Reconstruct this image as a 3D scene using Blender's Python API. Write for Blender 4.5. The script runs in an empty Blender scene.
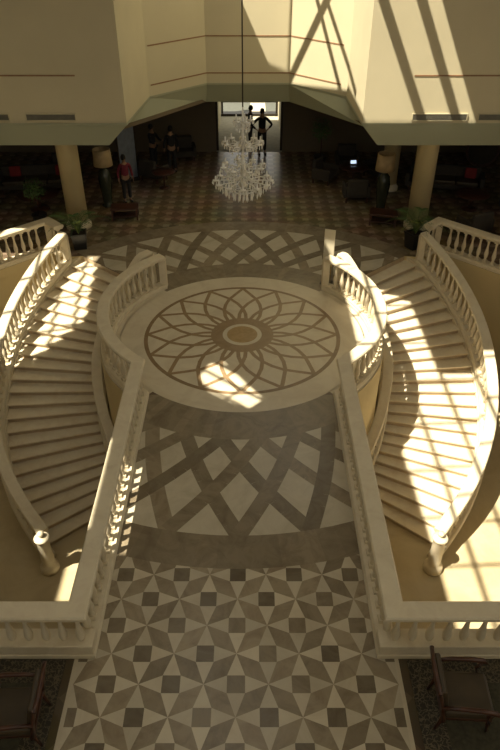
import bpy, bmesh, math, random
from mathutils import Vector, Matrix
from mathutils.geometry import tessellate_polygon
random.seed(7)
R = math.radians
SC = bpy.context.scene
COL = SC.collection
CY = 13.95            # centre of the round platform
CAMX, CAMZ = 0.20, 9.0
LOW = -3.504          # lower floor
RISE = 0.146
SUN = Vector((0.49, 0.30, -1.0))

# ------------------------------------------------------------------ materials
def newmat(name):
    m = bpy.data.materials.new(name); m.use_nodes = True
    return m, m.node_tree, m.node_tree.nodes['Principled BSDF']
def plain(name, col, rough=.6, metal=0., var=.12, scale=6., spec=.5, trans=0.):
    m, t, b = newmat(name)
    tc = t.nodes.new('ShaderNodeTexCoord'); n = t.nodes.new('ShaderNodeTexNoise')
    n.inputs['Scale'].default_value = scale; n.inputs['Detail'].default_value = 5
    t.links.new(tc.outputs['Object'], n.inputs['Vector'])
    r = t.nodes.new('ShaderNodeValToRGB')
    r.color_ramp.elements[0].position = .3; r.color_ramp.elements[1].position = .7
    r.color_ramp.elements[0].color = [c*(1-var) for c in col]+[1]
    r.color_ramp.elements[1].color = [min(1, c*(1+var)) for c in col]+[1]
    t.links.new(n.outputs['Fac'], r.inputs['Fac']); t.links.new(r.outputs['Color'], b.inputs['Base Color'])
    b.inputs['Roughness'].default_value = rough; b.inputs['Metallic'].default_value = metal
    b.inputs['Specular IOR Level'].default_value = spec
    b.inputs['Transmission Weight'].default_value = trans
    return m
def marble(name, col, vein, rough=.28, scale=1.6, tone=True):
    m, t, b = newmat(name)
    tc = t.nodes.new('ShaderNodeTexCoord'); n = t.nodes.new('ShaderNodeTexNoise')
    n.inputs['Scale'].default_value = scale; n.inputs['Detail'].default_value = 9; n.inputs['Roughness'].default_value = .65
    n.inputs['Distortion'].default_value = 1.2
    t.links.new(tc.outputs['Object'], n.inputs['Vector'])
    r = t.nodes.new('ShaderNodeValToRGB'); e = r.color_ramp.elements
    e[0].position = .32; e[0].color = vein+(1,); e[1].position = .58; e[1].color = col+(1,)
    t.links.new(n.outputs['Fac'], r.inputs['Fac'])
    out = r.outputs['Color']
    if tone:
        a = t.nodes.new('ShaderNodeAttribute'); a.attribute_name = 'tone'
        mx = t.nodes.new('ShaderNodeMix'); mx.data_type = 'RGBA'; mx.blend_type = 'MULTIPLY'
        mx.inputs['Factor'].default_value = 1
        t.links.new(out, mx.inputs[6]); t.links.new(a.outputs['Color'], mx.inputs[7]); out = mx.outputs[2]
    t.links.new(out, b.inputs['Base Color']); b.inputs['Roughness'].default_value = rough
    b.inputs['Specular IOR Level'].default_value = .4
    return m
def checker_tiles(name, c1, c2, c3, scale):
    m, t, b = newmat(name)
    tc = t.nodes.new('ShaderNodeTexCoord'); mp = t.nodes.new('ShaderNodeMapping')
    mp.inputs['Rotation'].default_value = (0, 0, R(45)); mp.inputs['Scale'].default_value = (scale,)*3
    t.links.new(tc.outputs['Object'], mp.inputs['Vector'])
    ck = t.nodes.new('ShaderNodeTexChecker'); ck.inputs['Scale'].default_value = 1
    ck.inputs['Color1'].default_value = c1+(1,); ck.inputs['Color2'].default_value = c2+(1,)
    t.links.new(mp.outputs['Vector'], ck.inputs['Vector'])
    br = t.nodes.new('ShaderNodeTexVoronoi'); br.distance = 'CHEBYCHEV'; br.inputs['Randomness'].default_value = 0
    br.inputs['Scale'].default_value = scale*.72
    t.links.new(tc.outputs['Object'], br.inputs['Vector'])
    lt = t.nodes.new('ShaderNodeMath'); lt.operation = 'LESS_THAN'; lt.inputs[1].default_value = .2
    t.links.new(br.outputs['Distance'], lt.inputs[0])
    mx = t.nodes.new('ShaderNodeMix'); mx.data_type = 'RGBA'
    t.links.new(lt.outputs[0], mx.inputs['Factor']); t.links.new(ck.outputs['Color'], mx.inputs[6]); mx.inputs[7].default_value = c3+(1,)
    n = t.nodes.new('ShaderNodeTexNoise'); n.inputs['Scale'].default_value = .8
    t.links.new(tc.outputs['Object'], n.inputs['Vector'])
    m2 = t.nodes.new('ShaderNodeMix'); m2.data_type = 'RGBA'; m2.blend_type = 'MULTIPLY'; m2.inputs['Factor'].default_value = .5
    t.links.new(mx.outputs[2], m2.inputs[6]); t.links.new(n.outputs['Color'], m2.inputs[7])
    t.links.new(m2.outputs[2], b.inputs['Base Color']); b.inputs['Roughness'].default_value = .22
    return m
def scroll_carpet(name, c1, c2, scale):
    m, t, b = newmat(name)
    tc = t.nodes.new('ShaderNodeTexCoord'); v = t.nodes.new('ShaderNodeTexVoronoi')
    v.feature = 'DISTANCE_TO_EDGE'; v.inputs['Scale'].default_value = scale
    n = t.nodes.new('ShaderNodeTexNoise'); n.inputs['Scale'].default_value = scale*.8
    mxv = t.nodes.new('ShaderNodeMix'); mxv.data_type = 'VECTOR'; mxv.inputs['Factor'].default_value = .12
    t.links.new(tc.outputs['Object'], n.inputs['Vector'])
    t.links.new(tc.outputs['Object'], mxv.inputs[4]); t.links.new(n.outputs['Color'], mxv.inputs[5])
    t.links.new(mxv.outputs[1], v.inputs['Vector'])
    r = t.nodes.new('ShaderNodeValToRGB'); e = r.color_ramp.elements
    e[0].position = .05; e[0].color = c2+(1,); e[1].position = .1; e[1].color = c1+(1,)
    t.links.new(v.outputs['Distance'], r.inputs['Fac']); t.links.new(r.outputs['Color'], b.inputs['Base Color'])
    b.inputs['Roughness'].default_value = .95
    return m

M = {}
M['wall'] = plain('cream plaster', (.60, .54, .37), .85, var=.04, scale=.7)
M['ochre'] = plain('ochre plaster', (.60, .49, .27), .85, var=.05, scale=.8)
M['fascia'] = plain('fascia plaster with painted shade', (.36, .37, .26), .7, var=.03, scale=.8)  # grey green puts the shade of the down-facing fascia into its colour
M['groove'] = plain('brown groove paint', (.30, .17, .09), .8)
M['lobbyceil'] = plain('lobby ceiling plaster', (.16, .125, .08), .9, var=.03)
M['bal'] = marble('cast stone balustrade', (.74, .66, .49), (.67, .58, .42), .5, 3., tone=False)
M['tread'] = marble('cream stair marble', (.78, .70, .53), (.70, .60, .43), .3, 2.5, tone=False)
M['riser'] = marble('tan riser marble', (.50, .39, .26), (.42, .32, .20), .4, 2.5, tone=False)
M['cream'] = marble('cream floor marble', (.60, .54, .41), (.52, .45, .33), .25, 1.3)
M['brown'] = marble('brown floor marble', (.27, .225, .155), (.19, .15, .10), .25, 2.2)
M['petal'] = marble('warm brown medallion marble', (.33, .23, .13), (.26, .175, .095), .25, 2.5)
M['pale'] = marble('pale lattice marble', (.58, .53, .41), (.48, .43, .32), .25, 1.4)
M['gold'] = marble('gold brown marble', (.42, .28, .12), (.30, .19, .07), .25, 4.)
M['lobby'] = checker_tiles('lobby tile', (.30, .22, .14), (.21, .155, .10), (.42, .32, .21), 2.6)
M['wing'] = checker_tiles('wing floor tile', (.17, .13, .08), (.12, .09, .055), (.2, .16, .1), 2.0)
M['low'] = marble('lower floor marble', (.58, .49, .31), (.50, .41, .25), .3, .9, tone=False)
M['lowinlay'] = scroll_carpet('lower floor mosaic', (.62, .50, .34), (.45, .22, .12), 5)
M['rug'] = plain('dark olive carpet', (.055, .05, .03), .95, var=.3, scale=20)
M['rugborder'] = scroll_carpet('scroll border carpet', (.035, .03, .02), (.13, .105, .065), 17)
M['wood'] = plain('dark red brown wood', (.065, .025, .014), .35, var=.3, scale=9)
M['leather'] = plain('dark brown leather', (.06, .043, .024), .5, var=.15)
M['fabric'] = plain('dark upholstery', (.05, .042, .032), .85)
M['red'] = plain('red fabric', (.22, .02, .02), .85)
M['black'] = plain('black glazed pot', (.012, .012, .012), .3)
M['soil'] = plain('soil', (.04, .025, .015), .95)
M['leaf'] = plain('palm leaf', (.07, .13, .035), .5, var=.3)
M['leafl'] = plain('young palm leaf', (.30, .38, .10), .5, var=.2)
M['shade'] = plain('beige lamp shade', (.50, .37, .20), .8)
M['urn'] = plain('dark green ceramic', (.03, .035, .02), .25)
M['metal'] = plain('dark bronze metal', (.05, .04, .03), .4, metal=.8)
M['brass'] = plain('brass', (.6, .42, .16), .3, metal=1)
M['grille'] = plain('grey grille', (.20, .19, .15), .6)
M['crystal'] = plain('crystal glass', (.95, .92, .84), .12, var=.03, trans=.1, spec=.9)
M['sign'] = plain('cream sign panel', (.62, .56, .42), .4, var=.02)
M['skin'] = plain('skin', (.30, .17, .10), .6)
M['hair'] = plain('black hair', (.01, .008, .006), .6)
M['cloth'] = plain('black cloth', (.012, .012, .014), .8)
M['trouser'] = plain('dark trousers', (.02, .018, .018), .8)
M['maroon'] = plain('dark red cloth', (.16, .015, .03), .8)
M['white'] = plain('white frame', (.6, .57, .48), .6)
M['bluepanel'] = plain('bluish glass', (.20, .23, .28), .15)
M['roof'] = plain('roof slab', (.55, .47, .30), .9)
M['paving'] = plain('outside paving', (.42, .40, .32), .9)
M['asphalt'] = plain('dark outside paving', (.10, .105, .09), .9)
M['glass'] = plain('window glass', (.8, .9, .95), .05, trans=.9, var=0)
def emis(name, col, s):
    m, t, b = newmat(name); b.inputs['Base Color'].default_value = col+(1,)
    b.inputs['Emission Color'].default_value = col+(1,); b.inputs['Emission Strength'].default_value = s
    return m
M['screen'] = emis('lit laptop screen', (.6, .75, 1.), 1.2)

# ------------------------------------------------------------------ mesh helpers
class MB:
    def __init__(s):
        s.bm = bmesh.new(); s.mats = []; s.tone = s.bm.loops.layers.float_color.new('tone')
    def mi(s, m):
        if m not in s.mats: s.mats.append(m)
        return s.mats.index(m)
    def face(s, pts, m, tone=1., smooth=False):
        vs = [s.bm.verts.new(p) for p in pts]
        f = s.bm.faces.new(vs); f.material_index = s.mi(m); f.smooth = smooth
        for l in f.loops: l[s.tone] = (tone, tone, tone, 1)
        return f
    def box(s, c, d, m, rz=0., bev=0., rot=None):
        mat = Matrix.Translation(c) @ (rot if rot is not None else Matrix.Rotation(rz, 4, 'Z')) @ Matrix.Diagonal((d[0], d[1], d[2], 1))
        r = bmesh.ops.create_cube(s.bm, size=1, matrix=mat)
        fs = set(f for v in r['verts'] for f in v.link_faces)
        if bev > 0:
            es = list(set(e for v in r['verts'] for e in v.link_edges))
            rb = bmesh.ops.bevel(s.bm, geom=es, offset=bev, segments=2, profile=.5, affect='EDGES')
            fs = set(f for f in fs if f.is_valid) | set(rb['faces'])
        for f in fs: f.material_index = s.mi(m); s.t1(f)
        return s
    def t1(s, f, v=1.):
        for l in f.loops: l[s.tone] = (v, v, v, 1)
    def lathe(s, prof, c, m, seg=12, smooth=True, sx=1., sy=1.):
        rings = []
        for r, z in prof:
            if r < 1e-5: rings.append([s.bm.verts.new((c[0], c[1], c[2]+z))])
            else: rings.append([s.bm.verts.new((c[0]+sx*r*math.cos(2*math.pi*k/seg), c[1]+sy*r*math.sin(2*math.pi*k/seg), c[2]+z)) for k in range(seg)])
        for a, b in zip(rings, rings[1:]):
            for k in range(seg):
                q = [a[k % len(a)], a[(k+1) % len(a)], b[(k+1) % len(b)], b[k % len(b)]]
                u = []
                for v in q:
                    if v not in u: u.append(v)
                if len(u) > 2:
                    f = s.bm.faces.new(u); f.material_index = s.mi(m); f.smooth = smooth; s.t1(f)
        for rg in (rings[0], rings[-1]):
            if len(rg) > 2:
                f = s.bm.faces.new(rg if rg is rings[-1] else rg[::-1]); f.material_index = s.mi(m); s.t1(f)
        return s
    def tube(s, pts, r, m, seg=6):
        pts = [Vector(p) for p in pts]; rings = []
        for i, p in enumerate(pts):
            d = (pts[min(i+1, len(pts)-1)]-pts[max(i-1, 0)]).normalized()
            u = d.cross(Vector((0, 0, 1)));
            if u.length < .05: u = Vector((1, 0, 0))
            u.normalize(); w = d.cross(u)
            rr = r[i] if isinstance(r, (list, tuple)) else r
            rings.append([s.bm.verts.new(p+rr*(math.cos(2*math.pi*k/seg)*u+math.sin(2*math.pi*k/seg)*w)) for k in range(seg)])
        for a, b in zip(rings, rings[1:]):
            for k in range(seg):
                f = s.bm.faces.new((a[k], a[(k+1) % seg], b[(k+1) % seg], b[k])); f.material_index = s.mi(m); f.smooth = True; s.t1(f)
        for rg in (rings[0], rings[-1]):
            f = s.bm.faces.new(rg); f.material_index = s.mi(m); s.t1(f)
        return s
    def prism(s, poly, z0, z1, m, holes=(), side=None, msides=True):
        loops = [[Vector((p[0], p[1], 0)) for p in poly]]+[[Vector((p[0], p[1], 0)) for p in h] for h in holes]
        tris = tessellate_polygon(loops); flat = [p for l in loops for p in l]
        for z in (z0, z1):
            vs = [s.bm.verts.new((p.x, p.y, z)) for p in flat]
            for t in tris:
                try:
                    f = s.bm.faces.new([vs[i] for i in t]); f.material_index = s.mi(m); s.t1(f)
                except ValueError: pass
        for l in loops:
            n = len(l)
            for i in range(n):
                a, b = l[i], l[(i+1) % n]
                s.face([(a.x, a.y, z0), (b.x, b.y, z0), (b.x, b.y, z1), (a.x, a.y, z1)], side or m)
        return s
    def sweep(s, path, sect, m, closed_sect=True, smooth=False):
        P = [Vector(p) for p in path]; rings = []
        for i, p in enumerate(P):
            d0 = (P[i]-P[i-1]) if i else (P[1]-P[0]); d1 = (P[i+1]-P[i]) if i < len(P)-1 else d0
            d0 = Vector((d0.x, d0.y, 0)).normalized(); d1 = Vector((d1.x, d1.y, 0)).normalized()
            n0 = Vector((d0.y, -d0.x, 0)); n1 = Vector((d1.y, -d1.x, 0)); n = n0+n1
            n = n/ max(.3, n.length_squared) * 2 if n.length > .01 else n0
            rings.append([s.bm.verts.new(p+n*u+Vector((0, 0, v))) for u, v in sect])
        k = len(sect)
        for a, b in zip(rings, rings[1:]):
            for j in range(k):
                f = s.bm.faces.new((a[j], a[(j+1) % k], b[(j+1) % k], b[j])); f.material_index = s.mi(m); s.t1(f); f.smooth = smooth
        for rg in (rings[0], rings[-1]):
            f = s.bm.faces.new(rg); f.material_index = s.mi(m); s.t1(f)
        return s
    def build(s, name, parent=None, loc=(0, 0, 0), recalc=True):
        if recalc: bmesh.ops.recalc_face_normals(s.bm, faces=s.bm.faces[:])
        me = bpy.data.meshes.new(name); s.bm.to_mesh(me); s.bm.free()
        for m in s.mats: me.materials.append(m)
        o = bpy.data.objects.new(name, me); COL.objects.link(o); o.location = loc
        if parent: o.parent = parent
        return o
def tag(o, label=None, cat=None, group=None, kind=None):
    if label: o['label'] = label
    if cat: o['category'] = cat
    if group: o['group'] = group
    if kind: o['kind'] = kind
    return o
def empty(name, loc, rz=0., label=None, cat=None, group=None):
    o = bpy.data.objects.new(name, None); COL.objects.link(o); o.location = loc; o.rotation_euler = (0, 0, rz)
    return tag(o, label, cat, group)
def kids(o): return [c for c in COL.objects if c.parent == o]
def copy_tree(o, loc, rz, label, group=None, scale=None):
    def rec(a, par):
        c = a.copy(); COL.objects.link(c); c.parent = par
        for ch in kids(a): rec(ch, c)
        return c
    c = rec(o, None); c.location = loc; c.rotation_euler = (0, 0, rz); c['label'] = label
    if group: c['group'] = group
    if scale: c.scale = scale
    return c
def struct(mb, name):
    o = mb.build(name); o['kind'] = 'structure'; return o
def polar(r, a, s=1):     # a degrees above the lateral axis, s = side
    return (s*r*math.cos(R(a)), CY+r*math.sin(R(a)))
def interp(tab, a):
    if a >= tab[0][0]: return tab[0][1]
    for (a0, r0), (a1, r1) in zip(tab, tab[1:]):
        if a >= a1: return r0+(r1-r0)*(a0-a)/(a0-a1)
    return tab[-1][1]
def clip(poly, planes):   # convex half planes (nx, ny, d): keep nx*x+ny*y <= d
    for nx, ny, d in planes:
        out = []
        for i in range(len(poly)):
            a, b = poly[i], poly[(i+1) % len(poly)]
            da, db = nx*a[0]+ny*a[1]-d, nx*b[0]+ny*b[1]-d
            if da <= 0: out.append(a)
            if (da < 0 < db) or (db < 0 < da):
                t = da/(da-db); out.append((a[0]+t*(b[0]-a[0]), a[1]+t*(b[1]-a[1])))
        poly = out
        if len(poly) < 3: return []
    return poly

# ------------------------------------------------------------------ stairs tables
A0, DA, NS = 42., 3.58, 24
RI = [(50, 3.86), (42, 3.84), (30, 3.76), (15, 3.80), (0, 3.83), (-15, 3.77), (-30, 3.74), (-45, 3.72)]
RO = [(50, 6.9), (42, 6.86), (38, 6.84), (23, 6.62), (0, 6.36), (-15, 6.26), (-30, 6.16), (-45, 6.03)]
def zstair(a):
    if a >= A0: return 0.
    return max(LOW, -RISE*(A0-a)/DA)

# ------------------------------------------------------------------ the setting
PR = 3.58
def arcpts(r, a0, a1, s, n=24): return [polar(r, a0+(a1-a0)*k/n, s) for k in range(n+1)]
BX = 2.38
aj = -math.degrees(math.acos(BX/PR))
def void_poly(s):
    pts = [(s*BX, 5.55), (s*12.5, 5.55), (s*12.5, 12.4), (s*6.0, 18.85), (s*5.42, 18.42)]
    pts += [polar(6.78, 42, s), polar(PR+.02, 42, s)]
    pts += arcpts(PR, 41, aj, s)
    return pts
outer = [(-17, -4), (17, -4), (17, 28.8), (-17, 28.8)]
mb = MB()
mb.prism(outer, -.32, 0., M['lobby'], holes=[void_poly(-1), void_poly(1)], side=M['ochre'])
Z1, Z2, Z3, Z4 = .0015, .003, .0045, .006
# bridge and platform paving
def flat(poly, z, m, tone=1.):
    if len(poly) >= 3: mb.face([(p[0], p[1], z) for p in poly], m, tone)
flat([(-BX, 1.5), (BX, 1.5), (BX, 11.3), (-BX, 11.3)], Z1, M['cream'])
for s in (-1, 1): flat([(s*BX, 1.5), (s*12.5, 1.5), (s*12.5, 5.55), (s*BX, 5.55)], Z1, M['wing'])
S = .926
W = 2.32
rect = [(-1, 0, W), (1, 0, W), (0, -1, -1.6), (0, 1, 7.15)]
for j in range(-14, 3):
    for i in range(-4, 5):
        cx, cy = i*S+(S/2 if j % 2 else 0), 6.64+j*S/2
        q = .14*S
        t = random.uniform(.7, 1.15)
        flat(clip([(cx-q, cy-q), (cx+q, cy-q), (cx+q, cy+q), (cx-q, cy+q)], rect), Z2, M['brown'], t*.9)
        sx, sy = cx+S/2, cy          # star centre
        for dx, dy in ((1, 1), (-1, 1)):
            pl = [(sx, sy), (sx+dx*.36*S, sy+dy*.14*S), (sx+dx*.5*S, sy+dy*.5*S), (sx+dx*.14*S, sy+dy*.36*S)]
            flat(clip(pl, rect), Z2, M['brown'], random.uniform(.95, 1.45))
        for ax, ay in ((1, 0), (-1, 0), (0, 1), (0, -1)):
            tx, ty = cx+ax*S/2, cy+ay*S/2
            px, py = -ay, ax
            pl = [(tx, ty), (cx+ax*q+px*q, cy+ay*q+py*q), (cx+ax*q-px*q, cy+ay*q-py*q)]
            flat(clip(pl, rect), Z2, M['cream'], random.uniform(.85, 1.1))
# concentric bands about the platform centre
def sector(r0, r1, a0, a1):
    return [(r0*math.cos(a0), CY+r0*math.sin(a0)), (r1*math.cos(a0), CY+r1*math.sin(a0)), (r1*math.cos(a1), CY+r1*math.sin(a1)), (r0*math.cos(a1), CY+r0*math.sin(a1))]
front = [(-1, 0, W), (1, 0, W), (0, 1, CY-2.5)]
c42, s42 = math.cos(R(42.2)), math.sin(R(42.2))
back = [(s42, -c42, -c42*CY), (-s42, -c42, -c42*CY), (0, -1, -CY)]
def band(r0, r1, z, m, n=120, tv=.12, planes=(front, back)):
    for k in range(n):
        a0, a1 = 2*math.pi*k/n, 2*math.pi*(k+1)/n
        t = 1+random.uniform(-tv, tv)
        for pl in planes: flat(clip(sector(r0, r1, a0, a1), pl), z, m, t)
band(3.95, 6.55, Z3, M['pale'], tv=.0)
band(3.0, 4.0, Z4, M['brown'], tv=.1)
band(6.5, 7.2, Z4, M['brown'], tv=.12)
NA = 32
def strip(ph, d):
    N = 10; hw = .15; L = []
    pa = Vector((6.50*math.cos(ph), CY+6.50*math.sin(ph))); a = ph+d*R(17.5); pb = Vector((3.9*math.cos(a), CY+3.9*math.sin(a)))
    nn = Vector((-(pb-pa).y, (pb-pa).x)).normalized()*(-d)
    for k in range(N+1):
        u = k/N
        L.append(pa.lerp(pb, u)+nn*.10*math.sin(math.pi*u)*1.0)
    tt = random.uniform(.8, 1.25)
    for k in range(N):
        a, b = L[k], L[k+1]; dr = (b-a).normalized(); n = Vector((-dr.y, dr.x))*hw
        q = [tuple(a+n), tuple(a-n), tuple(b-n), tuple(b+n)]
        for pl in (front, back):
            rr = clip(q, pl)
            flat(rr, (Z3+Z4)/2+ (.0003 if d > 0 else 0), M['brown'], tt)
for k in range(NA):
    ph = -math.pi/2+2*math.pi*k/NA
    for d in (-1, 1): strip(ph, d)
# platform disc
def disc(r, z, m, n=96, t=1.): flat([(r*math.cos(2*math.pi*k/n), CY+r*math.sin(2*math.pi*k/n)) for k in range(n)], z, m, t)
disc(3.12, .0075, M['cream'], t=1.15)
for s in (-1, 1):      # cream margin under the balustrades
    for k in range(30):
        a0, a1 = R(-50+3.2*k), R(-50+3.2*(k+1))
        if s < 0: a0, a1 = math.pi-a0, math.pi-a1
        flat(sector(3.1, PR, a0, a1), .0075, M['cream'], 1.15)
def ring(r0, r1, z, m, n=96, t=1.):
    for k in range(n): flat(sector(r0, r1, 2*math.pi*k/n, 2*math.pi*(k+1)/n), z, m, t)
ring(2.40, 2.50, .0099, M['petal'], t=.85)
prof = [(0, 2.42), (.20, 2.10), (.38, 1.80), (.47, 1.5), (.50, 1.2), (.46, .9), (.36, .62), (.26, .45)]
for k in range(16):
    ph = 2*math.pi*k/16
    for d in (-1, 1):
        L = []
        for u, v in prof:
            u *= d
            L.append(Vector((v*math.sin(ph)+u*math.cos(ph), CY+v*math.cos(ph)-u*math.sin(ph))))
        for i in range(len(L)-1):
            a, b = L[i], L[i+1]; dr = (b-a).normalized(); n = Vector((-dr.y, dr.x))*.048; e = dr*.02
            flat([tuple(a+n-e), tuple(a-n-e), tuple(b-n+e), tuple(b+n+e)], .0088+.0000045*(k*16+(d+1)*4+i), M['petal'], 1.0)
ring(.50, .80, .0086, M['petal'], t=1.0)
disc(.50, .0105, M['cream'], 48, 1.1); disc(.39, .0115, M['gold'], 48)
struct(mb, 'floor')

mb = MB()
mb.prism([(-17, -4), (17, -4), (17, 22), (-17, 22)], LOW-.3, LOW, M['low'])
for s in (-1, 1):
    pts = [(s*(8.3+2.2*math.cos(R(a))), 7.2+3.4*math.sin(R(a))) for a in range(0, 360, 12)]
    mb.face([(p[0], p[1], LOW+.002) for p in pts], M['lowinlay'])
struct(mb, 'floor')
# walls of the stair wells under the upper floor
for s, nm in ((-1, 'wall_left'), (1, 'wall_right')):
    mb = MB(); vp = void_poly(s)
    for i in range(len(vp)):
        a, b = vp[i], vp[(i+1) % len(vp)]
        da = Vector((b[0]-a[0], b[1]-a[1]))
        if da.length < 1e-4: continue
        mb.face([(a[0], a[1], LOW), (b[0], b[1], LOW), (b[0], b[1], -.3), (a[0], a[1], -.3)], M['ochre'])
        if i < 6: struct(mb, nm); mb = MB()
    struct(mb, nm)

# upper walls round the atrium opening, fascia and lobby ceiling
top = [(-13.6, 19.7), (-3.43, 19.7), (-3.15, 22.9), (-1.35, 24.85), (1.6, 24.85), (3.42, 22.9), (3.5, 19.7), (13.6, 19.7)]
bot = [(-13.6, 19.85), (-4.05, 19.85), (-3.9, 21.5), (-1.4, 25.05), (1.65, 25.05), (3.95, 21.8), (4.05, 19.85), (13.6, 19.85)]
ROOF = 10.5; ZF = 3.64; ZB = 3.0
names = ['wall_front', 'wall_side', 'wall_chamfer', 'wall_back', 'wall_chamfer', 'wall_side', 'wall_front']
nm = ['wall_left', 'wall_left', 'wall_left', 'wall_back', 'wall_right', 'wall_right', 'wall_right']
for i in range(7):
    a, b = Vector(top[i]), Vector(top[i+1]); d = (b-a).normalized(); n = Vector((-d.y, d.x))*.2   # away from the atrium
    e = d*.0
    mb = MB(); mb.prism([tuple(a), tuple(b), tuple(b+n-e), tuple(a+n+e)], ZF, ROOF, M['wall']); struct(mb, nm[i])
mb = MB()
for i in range(7):
    a, b, c, d = top[i], top[i+1], bot[i+1], bot[i]
    mb.face([(a[0], a[1], ZF), (b[0], b[1], ZF), (c[0], c[1], ZB), (d[0], d[1], ZB)], M['fascia'])
    mb.face([(a[0], a[1]-.03, ZF+.05), (b[0], b[1]-.03, ZF+.05), (b[0], b[1]-.03, ZF-.02), (a[0], a[1]-.03, ZF-.02)], M['fascia'])
struct(mb, 'trim_1')
mb = MB(); poly = bot+[(17, 19.85), (17, 33), (-17, 33), (-17, 19.85)]
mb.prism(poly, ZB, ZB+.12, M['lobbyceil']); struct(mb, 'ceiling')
# grooves
def groove(a, b, z, name):
    a, b = Vector(a), Vector(b); d = (b-a).normalized(); n = Vector((d.y, -d.x))*.012
    mb = MB(); mb.prism([tuple(a+n), tuple(b+n), tuple(b-n), tuple(a-n)], z-.02, z+.02, M['groove']); struct(mb, name)
def lerp2(a, b, t): return (a[0]+(b[0]-a[0])*t, a[1]+(b[1]-a[1])*t)
groove((-13, 19.7), (-4.75, 19.7), 4.98, 'trim_2'); groove((4.85, 19.7), (13, 19.7), 4.98, 'trim_3')
k = 4
for z in (4.02, 5.2):
    for i in (2, 3, 4):
        a, b = top[i], top[i+1]
        if i == 2: a = lerp2(a, b, .03)
        if i == 4: b = lerp2(a, b, .9)
        groove(a, b, z, 'trim_%d' % k); k += 1

# enclosing shell
mb = MB(); mb.prism([(-13.8, -4), (-13.6, -4), (-13.6, 19.9), (-13.8, 19.9)], 0, ROOF, M['wall']); struct(mb, 'wall_left')
mb = MB()
fill_wins = [(-2.6, 1.2), (2.0, 5.8), (6.6, 10.4), (11.2, 15.0)]  # unseen windows, added so sky light fills the atrium
ys = -4.
mb.prism([(13.6, -4), (13.8, -4), (13.8, 19.9), (13.6, 19.9)], 0, 4.4, M['wall'])
mb.prism([(13.6, -4), (13.8, -4), (13.8, 19.9), (13.6, 19.9)], 9.6, ROOF, M['wall'])
for y0, y1 in fill_wins+[(19.9, 19.9)]:
    mb.prism([(13.6, ys), (13.8, ys), (13.8, y0), (13.6, y0)], 4.4, 9.6, M['wall']); ys = y1
struct(mb, 'wall_right')
for i, (y0, y1) in enumerate(fill_wins):
    mb = MB()
    for z in (4.44, 7., 9.56): mb.box((13.7, (y0+y1)/2, z), (.1, y1-y0, .08), M['white'])
    for y in (y0+.04, (y0+y1)/2, y1-.04): mb.box((13.7, y, 7.), (.1, .08, 5.1), M['white'])
    struct(mb, 'unseen_window_%d' % (i+1))
mb = MB()
mb.prism([(-13.8, -4.2), (13.8, -4.2), (13.8, -4), (-13.8, -4)], 0, 6.2, M['wall'])
mb.prism([(-13.8, -4.2), (13.8, -4.2), (13.8, -4), (-13.8, -4)], 9.9, ROOF, M['wall'])  # unseen wall, left open below this strip to add fill daylight
for x in (-13.6, -7, 0, 7, 13.6): mb.box((x, -4.1, 5.5), (.3, .2, 9), M['wall'])
struct(mb, 'wall_rear')
# lobby outer walls
mb = MB(); mb.prism([(-17.2, -4), (-17, -4), (-17, 33), (-17.2, 33)], 0, 3.1, M['wall']); struct(mb, 'wall_left')
mb = MB(); mb.prism([(17, -4), (17.2, -4), (17.2, 33), (17, 33)], 0, 3.1, M['wall']); struct(mb, 'wall_right')
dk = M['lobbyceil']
for s, n_ in ((-1, 'wall_left'), (1, 'wall_right')):   # side ceilings beside the atrium over the lobby
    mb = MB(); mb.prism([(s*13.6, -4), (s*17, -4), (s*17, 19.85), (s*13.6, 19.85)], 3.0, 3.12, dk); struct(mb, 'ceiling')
VX0, VX1 = -1.28, 1.62
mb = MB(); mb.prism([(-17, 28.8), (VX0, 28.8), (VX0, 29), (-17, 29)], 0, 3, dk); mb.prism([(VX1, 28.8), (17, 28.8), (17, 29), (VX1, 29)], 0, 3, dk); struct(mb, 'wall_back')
mb = MB(); mb.prism([(-7, 28.8), (7, 28.8), (7, 34.6), (-7, 34.6)], -.32, 0, M['paving']); mb.prism([(-7, 34.6), (7, 34.6), (7, 44), (-7, 44)], -.32, 0, M['asphalt']); struct(mb, 'floor')
tag(MB().box((.62, 36.3, .01), (.8, 1.9, .02), M['sign']).build('bright_patch'), 'pale sheet added for the bright patch outside the doorway', 'light patch')  # pale sheet stands in for a bright patch on the ground
mb = MB()
for x in (VX0-.1, VX1+.1): mb.prism([(x-.08, 29), (x+.08, 29), (x+.08, 35), (x-.08, 35)], 0, 3, M['wall'])
struct(mb, 'wall_back')
mb = MB()
for x in (VX0+.05, VX1-.05): mb.box((x, 29.05, 1.45), (.1, .1, 2.9), M['metal'])
for x in (VX0+.05, VX1-.05): mb.box((x, 34.8, 1.45), (.1, .1, 2.9), M['metal'])
mb.box(((VX0+VX1)/2, 34.85, .06), (VX1-VX0, .5, .12), M['metal'])
mb.box(((VX0+VX1)/2, 37.6, .1), (9, .35, .2), M['metal'])
struct(mb, 'door_1')

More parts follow.
